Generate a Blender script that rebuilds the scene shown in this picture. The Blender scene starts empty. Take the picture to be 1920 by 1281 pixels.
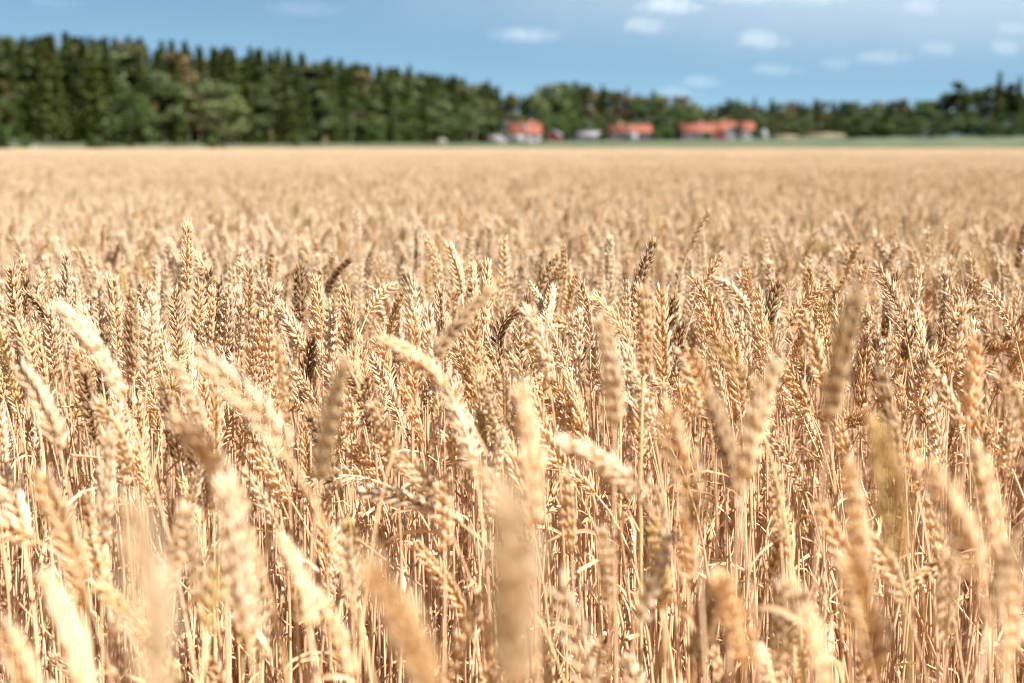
import bpy, math, random
import numpy as np
from mathutils import Vector, Matrix

R = math.radians
random.seed(7)
rng = np.random.default_rng(7)
scene = bpy.context.scene
COL = scene.collection

# ------------------------------------------------------------------ camera
CAM_H = 1.15
PITCH = math.atan(365.5 / 2667.0)
cam_d = bpy.data.cameras.new('camera')
cam = bpy.data.objects.new('camera', cam_d)
COL.objects.link(cam)
cam.location = (0, 0, CAM_H)
cam.rotation_euler = (math.pi / 2 - PITCH, 0, 0)
cam_d.lens = 50
cam_d.sensor_width = 36
cam_d.clip_start = 0.02
cam_d.clip_end = 30000
cam_d.dof.use_dof = True
cam_d.dof.focus_distance = 1.92
cam_d.dof.aperture_fstop = 4.2
cam_d.dof.aperture_blades = 9
scene.camera = cam

# ------------------------------------------------------------------ light
SUN_DIR = Vector((0.78, -0.52, 0.0)).normalized() * math.cos(R(48)) + Vector((0, 0, math.sin(R(48))))
sun_d = bpy.data.lights.new('sun', 'SUN')
sun_d.energy = 4.8
sun_d.angle = R(0.53)
sun_d.color = (1.0, 0.965, 0.925)
sun = bpy.data.objects.new('sun', sun_d)
COL.objects.link(sun)
sun.rotation_euler = SUN_DIR.to_track_quat('Z', 'Y').to_euler()

world = bpy.data.worlds.new('World')
scene.world = world
world.use_nodes = True
wn = world.node_tree
wn.nodes.clear()
w_out = wn.nodes.new('ShaderNodeOutputWorld')
w_bg = wn.nodes.new('ShaderNodeBackground')
w_sky = wn.nodes.new('ShaderNodeTexSky')
w_sky.sky_type = 'NISHITA'
w_sky.sun_disc = False
w_sky.sun_elevation = R(48)
w_sky.sun_rotation = math.atan2(SUN_DIR.x, SUN_DIR.y)
w_sky.air_density = 1.0
w_sky.dust_density = 0.25
w_sky.ozone_density = 2.2
w_tc = wn.nodes.new('ShaderNodeTexCoord')
w_map = wn.nodes.new('ShaderNodeMapping')
w_map.vector_type = 'POINT'
w_map.inputs['Location'].default_value = (0, 0, 0.16)
w_map.inputs['Scale'].default_value = (1, 1, 1.6)
wn.links.new(w_tc.outputs['Generated'], w_map.inputs['Vector'])
wn.links.new(w_map.outputs['Vector'], w_sky.inputs['Vector'])
w_tint = wn.nodes.new('ShaderNodeMix'); w_tint.data_type = 'RGBA'; w_tint.blend_type = 'MULTIPLY'
w_tint.inputs[0].default_value = 1.0; w_tint.inputs[7].default_value = (0.86, 0.95, 0.84, 1)   # tint that takes the violet out of the blue
wn.links.new(w_sky.outputs['Color'], w_tint.inputs[6]); wn.links.new(w_tint.outputs[2], w_bg.inputs['Color'])
w_bg.inputs['Strength'].default_value = 0.055
wn.links.new(w_bg.outputs['Background'], w_out.inputs['Surface'])

scene.view_settings.view_transform = 'Standard'
scene.view_settings.look = 'None'
scene.view_settings.exposure = 1.72
scene.view_settings.gamma = 1.0
scene.render.engine = 'CYCLES'
cy = scene.cycles
cy.max_bounces = 10
cy.diffuse_bounces = 6
cy.glossy_bounces = 2
cy.transmission_bounces = 6
cy.volume_bounces = 2
cy.volume_max_steps = 64
cy.transparent_max_bounces = 16
cy.use_denoising = True
cy.pixel_filter_type = 'BLACKMAN_HARRIS'
cy.filter_width = 1.15
cy.denoising_prefilter = 'ACCURATE'
cy.caustics_reflective = False
cy.caustics_refractive = False
cy.sample_clamp_indirect = 6

# ------------------------------------------------------------------ helpers
def tag(o, label=None, cat=None, group=None, kind=None):
    if label: o['label'] = label
    if cat: o['category'] = cat
    if group: o['group'] = group
    if kind: o['kind'] = kind
    return o

def make_mesh(name, V, F, mats, mat_idx=None, hu=None, smooth=True):
    """V (n,3) array, F (m,4) quads"""
    me = bpy.data.meshes.new(name)
    V = np.asarray(V, dtype=np.float32); F = np.asarray(F, dtype=np.int32)
    me.vertices.add(len(V)); me.vertices.foreach_set('co', V.ravel())
    k = F.shape[1]
    me.loops.add(F.size); me.loops.foreach_set('vertex_index', F.ravel())
    me.polygons.add(len(F))
    me.polygons.foreach_set('loop_start', np.arange(0, F.size, k, dtype=np.int32))
    if smooth: me.polygons.foreach_set('use_smooth', np.ones(len(F), dtype=bool))
    for m in (mats if isinstance(mats, (list, tuple)) else [mats]): me.materials.append(m)
    if mat_idx is not None: me.polygons.foreach_set('material_index', np.asarray(mat_idx, dtype=np.int32))
    if hu is not None:
        a = me.attributes.new('hu', 'FLOAT', 'POINT'); a.data.foreach_set('value', np.asarray(hu, dtype=np.float32))
    me.update(calc_edges=True)
    return me

def link(name, me, parent=None, loc=None):
    o = bpy.data.objects.new(name, me); COL.objects.link(o)
    if parent is not None: o.parent = parent
    if loc is not None: o.location = loc
    return o

def empty(name, loc, rz=0):
    o = bpy.data.objects.new(name, None); COL.objects.link(o)
    o.location = loc; o.rotation_euler = (0, 0, rz); o.empty_display_size = 0.05
    return o

def px(x, y, d):
    """point seen at photo pixel (x, y), at depth d metres along the lens axis"""
    f = np.array([0, math.cos(PITCH), -math.sin(PITCH)]); u = np.array([0, math.sin(PITCH), math.cos(PITCH)])
    return np.array([0, 0, CAM_H]) + d * (f + (x - 960) / 2667.0 * np.array([1, 0, 0]) - (y - 640.5) / 2667.0 * u)

def to_px(p):
    f = np.array([0, math.cos(PITCH), -math.sin(PITCH)]); u = np.array([0, math.sin(PITCH), math.cos(PITCH)])
    q = np.asarray(p) - np.array([0, 0, CAM_H]); d = q @ f
    return 960 + 2667 * q[0] / d, 640.5 - 2667 * (q @ u) / d, d

# ------------------------------------------------------------------ materials
def new_mat(name):
    m = bpy.data.materials.new(name); m.use_nodes = True
    nt = m.node_tree; nt.nodes.clear()
    out = nt.nodes.new('ShaderNodeOutputMaterial')
    return m, nt, out

def noise(nt, scale, detail=3, coord='Object', rough=0.55):
    tc = nt.nodes.new('ShaderNodeTexCoord'); n = nt.nodes.new('ShaderNodeTexNoise')
    n.inputs['Scale'].default_value = scale; n.inputs['Detail'].default_value = detail; n.inputs['Roughness'].default_value = rough
    nt.links.new(tc.outputs[coord], n.inputs['Vector'])
    return n

def ramp(nt, src, stops):
    r = nt.nodes.new('ShaderNodeValToRGB'); e = r.color_ramp.elements
    while len(e) < len(stops): e.new(0.5)
    for k, (p, c) in enumerate(stops):
        e[k].position = p; e[k].color = (*c, 1)
    nt.links.new(src, r.inputs['Fac'])
    return r

def mixc(nt, fac, a, b, mode='MIX'):
    m = nt.nodes.new('ShaderNodeMix'); m.data_type = 'RGBA'; m.blend_type = mode
    for sock, v in ((m.inputs[0], fac), (m.inputs[6], a), (m.inputs[7], b)):
        if hasattr(v, 'is_linked'): nt.links.new(v, sock)
        elif isinstance(v, (tuple, list)): sock.default_value = (*v, 1)
        else: sock.default_value = v
    return m.outputs[2]

def leafy(nt, out, color, rough, transl, spec=0.3, tint=(1, 1, 1)):
    p = nt.nodes.new('ShaderNodeBsdfPrincipled'); t = nt.nodes.new('ShaderNodeBsdfTranslucent'); mx = nt.nodes.new('ShaderNodeMixShader')
    nt.links.new(color, p.inputs['Base Color'])
    nt.links.new(mixc(nt, 1.0, color, tint, 'MULTIPLY'), t.inputs['Color'])
    p.inputs['Roughness'].default_value = rough; p.inputs['Specular IOR Level'].default_value = spec
    mx.inputs[0].default_value = transl
    nt.links.new(p.outputs[0], mx.inputs[1]); nt.links.new(t.outputs[0], mx.inputs[2]); nt.links.new(mx.outputs[0], out.inputs['Surface'])
    return p

def rand_of(nt):
    return nt.nodes.new('ShaderNodeObjectInfo').outputs['Random']

def ear_mat(name, base, mid, tip):
    m, nt, out = new_mat(name)
    a = nt.nodes.new('ShaderNodeAttribute'); a.attribute_name = 'hu'
    r = ramp(nt, a.outputs['Fac'], [(0.0, base), (0.45, mid), (1.0, tip)])
    n = noise(nt, 260, 3)
    v = ramp(nt, n.outputs['Fac'], [(0.3, (0.82, 0.78, 0.72)), (0.62, (1.04, 1.04, 1.04))])
    c = mixc(nt, 1.0, r.outputs[0], v.outputs[0], 'MULTIPLY')
    n2 = noise(nt, 75, 4); v2 = ramp(nt, n2.outputs['Fac'], [(0.30, (0.82, 0.78, 0.74)), (0.44, (1, 1, 1))])
    c = mixc(nt, 1.0, c, v2.outputs[0], 'MULTIPLY')
    o = ramp(nt, rand_of(nt), [(0.0, (0.88, 0.83, 0.77)), (0.5, (1, 1, 1)), (1.0, (1.1, 1.12, 1.16))])
    c = mixc(nt, 1.0, c, o.outputs[0], 'MULTIPLY')
    leafy(nt, out, c, 0.52, 0.47, 0.3, (1.0, 0.94, 0.80))
    return m

EAR = {
    'golden': ear_mat('ear_golden', (0.62, 0.39, 0.165), (0.77, 0.575, 0.33), (0.84, 0.74, 0.57)),
    'pale': ear_mat('ear_pale', (0.66, 0.49, 0.285), (0.775, 0.64, 0.445), (0.82, 0.755, 0.625)),
    'brown': ear_mat('ear_brown_shaded', (0.37, 0.23, 0.105), (0.49, 0.34, 0.18), (0.62, 0.48, 0.32)),  # truly brown ears, and shade put into the colour of dark front ears
    'green tinged': ear_mat('ear_green', (0.54, 0.42, 0.15), (0.70, 0.53, 0.26), (0.82, 0.69, 0.46)),
}

def stem_mat(name, lo, hi):
    m, nt, out = new_mat(name)
    tc = nt.nodes.new('ShaderNodeTexCoord'); mp = nt.nodes.new('ShaderNodeMapping'); mp.inputs['Scale'].default_value = (300, 300, 9)
    n = nt.nodes.new('ShaderNodeTexNoise'); n.inputs['Scale'].default_value = 1; n.inputs['Detail'].default_value = 3
    nt.links.new(tc.outputs['Object'], mp.inputs[0]); nt.links.new(mp.outputs[0], n.inputs['Vector'])
    r = ramp(nt, n.outputs['Fac'], [(0.3, lo), (0.7, hi)])
    o = ramp(nt, rand_of(nt), [(0.0, (0.80, 0.73, 0.68)), (0.4, (1.0, 0.94, 0.88)), (0.7, (1.02, 0.92, 0.74)), (1.0, (1.12, 1.1, 1.1))])
    c = mixc(nt, 1.0, r.outputs[0], o.outputs[0], 'MULTIPLY')
    leafy(nt, out, c, 0.45, 0.15, 0.35)
    return m
M_STEM = stem_mat('straw_stem', (0.50, 0.325, 0.19), (0.70, 0.52, 0.35))
M_STEM_G = stem_mat('straw_stem_green', (0.40, 0.36, 0.16), (0.60, 0.54, 0.32))
M_LEAF = stem_mat('dry_leaf', (0.46, 0.29, 0.16), (0.66, 0.47, 0.30))

# ------------------------------------------------------------------ wheat geometry
def husk_template(us, rs, m, awn):
    """closed pointed husk along +x (length 1), half width 1 in y, half thickness 1 in z"""
    V, H = [], []
    us, rs = list(us), list(rs)
    if awn: us.append(1.0 + awn); rs.append(0.012)
    for u, r in zip(us, rs):
        for k in range(m):
            a = 2 * math.pi * k / m
            V.append((u, r * math.cos(a), r * math.sin(a) * (1.0 if math.sin(a) > 0 else 0.55) + 0.55 * math.sin(min(u, 1) * math.pi) - 0.25 * u))
            H.append(min(u, 1.0))
    n = len(us)
    F = [(i * m + k, i * m + (k + 1) % m, (i + 1) * m + (k + 1) % m, (i + 1) * m + k) for i in range(n - 1) for k in range(m)]
    return np.array(V), np.array(F), np.array(H)

HUSK = [husk_template((0, .12, .34, .58, .80, .95), (.25, .75, 1, .84, .42, .10), 6, 0.34),
        husk_template((0, .3, .75), (.35, 1, .5), 4, 0.35)]

def nrm(a): return a / (np.linalg.norm(a, axis=-1, keepdims=True) + 1e-12)

def ear_geo(axis, phi, size, rs, lod=0, nsp=None):
    """axis: (k,3) polyline of the rachis; phi: turn of the two-rowed plane about it"""
    seg = np.linalg.norm(np.diff(axis, axis=0), axis=1); cum = np.concatenate([[0], np.cumsum(seg)]); L = cum[-1]
    n = nsp or int(round(L / rs.uniform(.0045, .0058)))
    flare, wide, awn = rs.uniform(-5, 9), rs.uniform(.80, 1.08), rs.uniform(.9, 1.2)
    ts = (np.arange(n) + 0.35) / n
    T_all = nrm(np.gradient(axis, axis=0))
    P = np.stack([np.interp(ts * L, cum, axis[:, k]) for k in range(3)], 1)
    T = nrm(np.stack([np.interp(ts * L, cum, T_all[:, k]) for k in range(3)], 1))
    ref = np.array([0.31, -0.92, 0.2])
    A = nrm(np.cross(T, ref)); B = np.cross(T, A)
    S = A * math.cos(phi) + B * math.sin(phi); N = np.cross(T, S)
    O, D, W, SC = [], [], [], []
    plan = ((-1, 'g'), (1, 'g'), (-1, 'l'), (1, 'l'), (0, 'c')) if lod == 0 else ((-1, 'l'), (1, 'l'), (0, 'c'))
    for i in range(n):
        t = ts[i]; s = 1 if i % 2 else -1
        prof = size * (0.72 + 0.45 * math.sin(math.pi * min(1, (t * 0.9 + 0.12))) ** 0.8) * rs.uniform(0.9, 1.1)
        al = R(rs.uniform(22, 36) + flare - 10 * t) * (0.3 if i == n - 1 else 1)
        Ti, Si, Ni, Pi = T[i], S[i], N[i], P[i]
        d0 = math.cos(al) * Ti + s * math.sin(al) * Si
        b = Pi + s * Si * 0.0013
        for sg, kind in plan:
            if rs.random() < .03: continue
            if kind == 'g': an, ln, off, up = 27, 0.0096, 0.0019, 0.0
            elif kind == 'l': an, ln, off, up = 17, 0.0125, 0.0013, 0.0018
            else: an, ln, off, up = 0, 0.0115, 0.0, 0.0034
            an = R(an + rs.normal(0, 6)) * sg
            out = R(rs.normal(9 if kind == 'c' else 4, 6))
            d = math.cos(an) * d0 + math.sin(an) * Ni
            wv = s * Si
            d = nrm(d + wv * math.sin(out))
            wv = wv * (0.85 if sg else 1.0) + Ni * sg * 0.75
            wv = nrm(wv - d * (wv @ d))
            O.append(b + Ni * sg * off * prof + d0 * up * prof); D.append(d); W.append(wv)
            SC.append((ln * prof * awn * rs.uniform(.9, 1.14) * (1 + .25 * (t > .85)), 0.0022 * prof * wide, 0.0014 * prof * wide))
    O, D, W, SC = map(np.array, (O, D, W, SC)); Y = np.cross(W, D)
    hv, hf, hh = HUSK[0 if lod == 0 else 1]
    V = O[:, None] + hv[None, :, 0:1] * SC[:, None, 0:1] * D[:, None] + hv[None, :, 1:2] * SC[:, None, 1:2] * Y[:, None] + hv[None, :, 2:3] * SC[:, None, 2:3] * W[:, None]
    F = hf[None] + (np.arange(len(O)) * len(hv))[:, None, None]
    H = np.tile(hh, len(O))
    V = V.reshape(-1, 3); F = F.reshape(-1, 4)
    tv, tf = tube_geo(axis, np.full(len(axis), 0.0011), 4)
    return np.concatenate([V, tv]), np.concatenate([F, tf + len(V)]), np.concatenate([H, np.full(len(tv), 0.1)])

def tube_geo(path, radii, m):
    path = np.asarray(path); T = nrm(np.gradient(path, axis=0)); ref = np.array([0.9, 0.3, 0.1])
    A = nrm(np.cross(T, ref)); B = np.cross(T, A)
    an = np.arange(m) * 2 * math.pi / m
    V = path[:, None] + np.asarray(radii)[:, None, None] * (A[:, None] * np.cos(an)[None, :, None] + B[:, None] * np.sin(an)[None, :, None])
    n = len(path); i = np.arange(n - 1)[:, None]; k = np.arange(m)[None]
    F = np.stack([i * m + k, i * m + (k + 1) % m, (i + 1) * m + (k + 1) % m, (i + 1) * m + k], -1).reshape(-1, 4)
    return V.reshape(-1, 3), F

def bez(p0, p1, p2, p3, n):
    t = np.linspace(0, 1, n)[:, None]
    return (1 - t) ** 3 * p0 + 3 * (1 - t) ** 2 * t * p1 + 3 * (1 - t) * t ** 2 * p2 + t ** 3 * p3

def stem_geo(ground, base, T, m=6, n=18, rs=rng):
    h = base[2]
    mid = ground + np.array([rs.normal(0, .012), rs.normal(0, .012), 0.5 * h])
    pth = bez(ground, mid, base - T * 0.2 * max(h, .3), base, n)
    f = np.linspace(0, 1, n)
    rad = 0.0019 - 0.0007 * f
    for c in (0.22, 0.45, 0.66):
        rad = rad + 0.0007 * np.exp(-((f - c - rs.normal(0, .01)) / 0.018) ** 2)
    rad[f < 0.66] += 0.0002
    return tube_geo(pth, rad * rs.uniform(.72, 1.05), m) + (pth,)

def ribbon_geo(p, az, length, width, droop, twist, rs, n=9):
    """dry leaf: starts at p, rises a little, then hangs and curls"""
    d = np.array([math.cos(az), math.sin(az), 0.0]); el = R(rs.uniform(20, 75))
    pts = [np.array(p)]; st = length / (n - 1); side = np.cross(d, [0, 0, 1.0])
    az2 = 0
    for i in range(n - 1):
        dd = d * math.cos(el) + side * 0.25 * math.sin(az2) + np.array([0, 0, math.sin(el)])
        pts.append(pts[-1] + nrm(dd) * st); el -= droop / n * rs.uniform(.5, 1.5); az2 += rs.normal(0, .6)
        el = max(el, R(-88))
    pts = np.array(pts); T = nrm(np.gradient(pts, axis=0)); V = []
    for i in range(n):
        f = i / (n - 1); w = width * min(1, .35 + 2.2 * f) * (1 - f ** 3) + 0.0004
        a = twist * f; b1 = nrm(side - T[i] * (side @ T[i])); b2 = np.cross(T[i], b1)
        wd = b1 * math.cos(a) + b2 * math.sin(a); up = np.cross(T[i], wd)
        V += [pts[i] - wd * w, pts[i] + up * w * .35, pts[i] + wd * w]
    F = [(3 * i + k, 3 * i + k + 1, 3 * i + k + 4, 3 * i + k + 3) for i in range(n - 1) for k in (0, 1)]
    return np.array(V), np.array(F)

def ear_axis(base, tip, bend, n=9):
    """bend: sideways bow of the ear as a vector"""
    mid = (base + tip) / 2 + bend
    t = np.linspace(0, 1, n)[:, None]
    return (1 - t) ** 2 * base + 2 * (1 - t) * t * mid + t ** 2 * tip

def random_plant(rs, origin=(0, 0, 0), hscale=1.0, hvar=.042):
    """ear base, tip and bow of a free-standing stalk; most lean a little to the left"""
    L = rs.uniform(0.068, 0.098)
    u = rs.random()
    lean = abs(rs.normal(8, 6)) if u < 0.55 else (rs.uniform(15, 42) if u < 0.93 else rs.uniform(50, 95))
    az = math.pi + rs.normal(0, 0.95) if u > 0.4 else rs.uniform(0, 6.28)
    h = rs.normal(0.815, hvar) * hscale - (0.02 if lean > 30 else 0)
    a = R(lean); dirn = np.array([math.cos(az) * math.sin(a), math.sin(az) * math.sin(a), math.cos(a)])
    g = np.array(origin, float); hor = np.array([math.cos(az), math.sin(az), 0])
    base = g + hor * (math.sin(a) * 0.10 + 0.01) + np.array([rs.normal(0, .02), rs.normal(0, .02), h])
    tip = base + dirn * L
    bend = (hor * -0.2 + np.array([0, 0, .35])) * L * math.sin(a) * rs.uniform(.1, .55)
    return g, base, tip, bend

# ------------------------------------------------------------------ the individual stalks
# tip x, tip y, ear-base x, ear-base y (photo pixels), depth, bow, tone (brown also paints in shade)
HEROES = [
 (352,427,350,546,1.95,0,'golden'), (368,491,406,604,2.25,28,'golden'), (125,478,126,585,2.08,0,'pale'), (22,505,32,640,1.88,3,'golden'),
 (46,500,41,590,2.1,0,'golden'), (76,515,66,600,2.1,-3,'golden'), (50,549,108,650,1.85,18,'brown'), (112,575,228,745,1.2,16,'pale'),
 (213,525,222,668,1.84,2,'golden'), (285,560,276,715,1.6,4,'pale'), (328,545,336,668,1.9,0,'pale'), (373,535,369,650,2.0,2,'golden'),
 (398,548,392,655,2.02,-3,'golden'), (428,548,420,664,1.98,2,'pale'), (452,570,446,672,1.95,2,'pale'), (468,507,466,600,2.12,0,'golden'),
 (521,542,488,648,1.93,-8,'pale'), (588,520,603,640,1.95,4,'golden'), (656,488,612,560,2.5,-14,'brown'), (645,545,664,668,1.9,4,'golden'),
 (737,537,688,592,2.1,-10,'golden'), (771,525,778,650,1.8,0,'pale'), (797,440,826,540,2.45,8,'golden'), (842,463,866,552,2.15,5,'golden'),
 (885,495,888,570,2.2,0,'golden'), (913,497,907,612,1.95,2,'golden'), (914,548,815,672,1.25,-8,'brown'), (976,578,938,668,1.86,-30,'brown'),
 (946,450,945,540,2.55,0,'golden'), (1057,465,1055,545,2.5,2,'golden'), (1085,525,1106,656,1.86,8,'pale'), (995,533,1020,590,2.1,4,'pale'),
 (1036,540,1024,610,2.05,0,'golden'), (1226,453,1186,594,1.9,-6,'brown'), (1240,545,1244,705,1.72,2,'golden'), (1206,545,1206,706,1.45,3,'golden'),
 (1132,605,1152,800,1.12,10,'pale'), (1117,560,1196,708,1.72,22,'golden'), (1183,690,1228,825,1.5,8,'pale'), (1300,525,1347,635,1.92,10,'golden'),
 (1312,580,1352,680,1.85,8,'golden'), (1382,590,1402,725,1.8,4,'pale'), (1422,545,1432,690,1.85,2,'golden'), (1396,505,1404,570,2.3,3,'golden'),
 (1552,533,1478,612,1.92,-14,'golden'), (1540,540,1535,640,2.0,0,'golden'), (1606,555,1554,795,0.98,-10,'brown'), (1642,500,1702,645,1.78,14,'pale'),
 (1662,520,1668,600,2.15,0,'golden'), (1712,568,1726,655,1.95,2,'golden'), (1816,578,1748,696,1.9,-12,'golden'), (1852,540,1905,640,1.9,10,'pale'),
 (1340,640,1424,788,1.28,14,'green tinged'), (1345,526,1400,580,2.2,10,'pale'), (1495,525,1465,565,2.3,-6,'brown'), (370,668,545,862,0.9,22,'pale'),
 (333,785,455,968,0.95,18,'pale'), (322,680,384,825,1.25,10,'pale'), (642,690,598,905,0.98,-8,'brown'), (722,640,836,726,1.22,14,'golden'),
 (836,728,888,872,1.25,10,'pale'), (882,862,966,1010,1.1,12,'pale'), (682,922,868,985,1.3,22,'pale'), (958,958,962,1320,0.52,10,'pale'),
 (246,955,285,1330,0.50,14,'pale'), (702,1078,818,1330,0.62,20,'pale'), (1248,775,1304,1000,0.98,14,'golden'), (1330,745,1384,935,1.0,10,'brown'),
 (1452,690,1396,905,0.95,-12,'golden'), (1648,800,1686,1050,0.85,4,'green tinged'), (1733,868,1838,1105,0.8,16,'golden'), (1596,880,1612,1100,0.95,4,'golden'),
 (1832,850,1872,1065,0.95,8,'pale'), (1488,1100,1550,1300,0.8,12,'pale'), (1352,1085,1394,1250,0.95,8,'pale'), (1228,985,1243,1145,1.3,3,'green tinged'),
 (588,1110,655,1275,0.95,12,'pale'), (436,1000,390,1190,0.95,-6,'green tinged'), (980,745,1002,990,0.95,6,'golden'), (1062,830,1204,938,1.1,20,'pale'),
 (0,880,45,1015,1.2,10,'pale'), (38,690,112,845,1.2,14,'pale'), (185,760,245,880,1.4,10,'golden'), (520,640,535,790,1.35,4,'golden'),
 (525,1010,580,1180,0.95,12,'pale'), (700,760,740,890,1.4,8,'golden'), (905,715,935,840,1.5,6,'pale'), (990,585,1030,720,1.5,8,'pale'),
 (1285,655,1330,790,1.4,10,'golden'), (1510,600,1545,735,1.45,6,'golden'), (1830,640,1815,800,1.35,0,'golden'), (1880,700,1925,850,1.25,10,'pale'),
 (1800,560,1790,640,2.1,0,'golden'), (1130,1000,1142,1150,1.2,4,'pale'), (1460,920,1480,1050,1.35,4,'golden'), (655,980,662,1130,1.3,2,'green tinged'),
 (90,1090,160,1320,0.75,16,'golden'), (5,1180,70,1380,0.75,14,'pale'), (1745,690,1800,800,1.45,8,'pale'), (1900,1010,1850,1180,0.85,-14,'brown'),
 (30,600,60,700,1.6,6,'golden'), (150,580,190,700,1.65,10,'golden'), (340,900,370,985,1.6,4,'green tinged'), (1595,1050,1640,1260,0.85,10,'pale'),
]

def build_stalk(g, base, tip, bend, tone, rs, seed_phi, leaves, green=False):
    root = empty('wheat_stalk', (g[0], g[1], 0))
    ax = ear_axis(base, tip, bend) - g; L = np.linalg.norm(np.diff(ax, axis=0), axis=1).sum()
    v, f, h = ear_geo(ax, seed_phi, min(1.06, max(0.88, L / 0.083)) * .95, rs, 0)
    e = link('ear', make_mesh('ear', v, f, EAR[tone], hu=h), root)
    T = nrm(ax[1] - ax[0])
    sv, sf, pth = stem_geo(np.zeros(3), ax[0], T, rs=rs)
    link('stem', make_mesh('stem', sv, sf, M_STEM_G if green else M_STEM), root)
    for q in range(leaves):
        at = pth[int(rs.integers(5, 14))]
        lv, lf = ribbon_geo(at, rs.uniform(0, 6.28), rs.uniform(.08, .17), rs.uniform(.0012, .0034), rs.uniform(3, 6), rs.normal(0, 4), rs)
        link('leaf', make_mesh('leaf', lv, lf, M_LEAF), root)
    return root

records = []   # root, base point, tip point, tone
for k, (tx, ty, bx, by, d, bow, tone) in enumerate(HEROES):
    rs = np.random.default_rng(1000 + k)
    if d < 1.0 and tone == 'pale' and k not in (55, 63, 64): tone = 'golden'
    base = px(bx, by, d); pxl = math.hypot(tx - bx, ty - by) * d / 2667
    extra = math.sqrt(max(0, rs.uniform(.078, .09) ** 2 - pxl ** 2)) * rs.choice([-1, 1]) * .8
    tip = px(tx, ty, d + extra)
    dv = nrm(np.array([tx - bx, by - ty, 0.0])); per = np.array([dv[1], 0, -dv[0]])
    bend = per * bow * d / 2667 * 1.3
    T = nrm(ear_axis(base, tip, bend)[1] - base)
    hor = np.array([T[0], T[1], 0])
    g = np.array([base[0] - hor[0] * .16 + rs.normal(0, .015), base[1] - hor[1] * .16 + rs.normal(0, .015), 0.0])
    r = build_stalk(g, base, tip, bend, tone, rs, rs.uniform(0, 3.14), int(rs.integers(0, 3)), tone == 'green tinged' or rs.random() < .06)
    records.append((r, base, tip, tone))

LOD_pts = {k: [] for k in ('plant', 'straw', 'patch', 'bigpatch')}   # x, y, rz, scale, index
def near_density(d):
    return (95 if d < 1.05 else 150) if d < 1.4 else (150 + (d - 1.4) / 0.3 * 180 if d < 1.7 else 330)
cands = []
rs0 = np.random.default_rng(55)
N_TRY = int(370 * 2.0 * 4.4)
for k in range(N_TRY):
    x, y = rs0.uniform(-2.2, 2.2), rs0.uniform(0.55, 2.55)
    if rs0.random() < near_density(y) / 370: cands.append((x, y))
cands.sort(key=lambda c: c[1])
n_ind = 300 - len(records)
for k, (x, y) in enumerate(cands):
    rs = np.random.default_rng(5000 + k)
    g, base, tip, bend = random_plant(rs, (x, y, 0))
    _, tv, td = to_px(tip); lim = 535 + rs.uniform(0, 60)
    if tv < lim and td < 2.3:
        dz = np.array([0, 0, (lim - tv) * td / 2667]); base = base - dz; tip = tip - dz
    u, v, d = to_px((base + tip) / 2)
    if -25 < u < 1945 and 300 < v < 1330 and n_ind > 0:
        if y < 0.9 and rs.random() < .6: continue
        if d < 1.5:
            dz = np.array([0, 0, (abs(rs.normal(.02, .05)) if rs.random() < .55 else rs.uniform(.05, .28))]); base = base - dz; tip = tip - dz
        tone = rs.choice(['golden', 'pale', 'brown', 'green tinged'], p=[.57, .33, .06, .04])
        r = build_stalk(g, base, tip, bend, tone, rs, rs.uniform(0, 3.14), int(rs.integers(0, 3)), tone == 'green tinged')
        records.append((r, base, tip, tone)); n_ind -= 1
    elif abs(u - 960) > 980 or n_ind <= 0:
        LOD_pts['plant'].append((x, y, rs.normal(0, .7), rs.uniform(.94, 1.03), int(rs.integers(0, 24))))

# labels: look first, then place in the photo counted from the left
ORD = ['first', 'second', 'third', 'fourth', 'fifth', 'sixth', 'seventh', 'eighth', 'ninth', 'tenth', 'eleventh', 'twelfth', 'thirteenth', 'fourteenth', 'fifteenth', 'sixteenth', 'seventeenth', 'eighteenth', 'nineteenth', 'twentieth']
def ordinal(i, n):
    if n == 1: return 'only one'
    if i == 0: return 'leftmost'
    if i == n - 1: return 'rightmost'
    return (ORD[i] if i < 20 else '%dth' % (i + 1)) + ' from left'
SPECIAL = {0: 'tall upright sharp wheat ear rising alone above the field at left',
           1: 'arched wheat ear right behind the tall lone ear at left',
           33: 'tall shaded brown sharp wheat ear leaning right above the field, right of centre',
           26: 'dark blurred wheat ear leaning right across the middle of the field',
           27: 'dark hooked wheat ear with its tip curled over to the right, near centre',
           62: 'wheat ear lying almost level, tip pointing left, low left of centre',
           63: 'huge pale blurred upright wheat ear at bottom centre',
           64: 'huge pale blurred wheat ear at the bottom left, closest to the camera',
           55: 'big pale blurred wheat ear slanting left, upper one of two at left',
           46: 'long dark blurred wheat ear leaning right, in the right quarter',
           30: 'bright pale sharp wheat ear with spread husks, just right of centre'}
buckets = {}
for k, (r, base, tip, tone) in enumerate(records):
    if k in SPECIAL:
        tag(r, SPECIAL[k], 'wheat', 'wheat stalks in the front of the field'); continue
    u, v, d = to_px((base + tip) / 2); tu, tv, _ = to_px(tip); bu, bv, _ = to_px(base)
    ang = math.degrees(math.atan2(tu - bu, bv - tv))
    lean = 'upright' if abs(ang) < 11 else ('slanting left' if -50 < ang < 0 else ('slanting right' if 0 < ang < 50 else ('drooping left' if ang < 0 else 'drooping right')))
    size = 'large blurred' if d < 1.15 else ('blurred' if d < 1.6 else ('sharp' if d < 2.12 else 'small soft'))
    where = ('far left', 'left of centre', 'right of centre', 'far right')[min(3, max(0, int(u // 480)))]
    row = 'bottom' if v > 1000 else ('low' if v > 760 else ('middle' if v > 600 else 'top'))
    buckets.setdefault((size, tone, lean, row, where), []).append((u, r))
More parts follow.
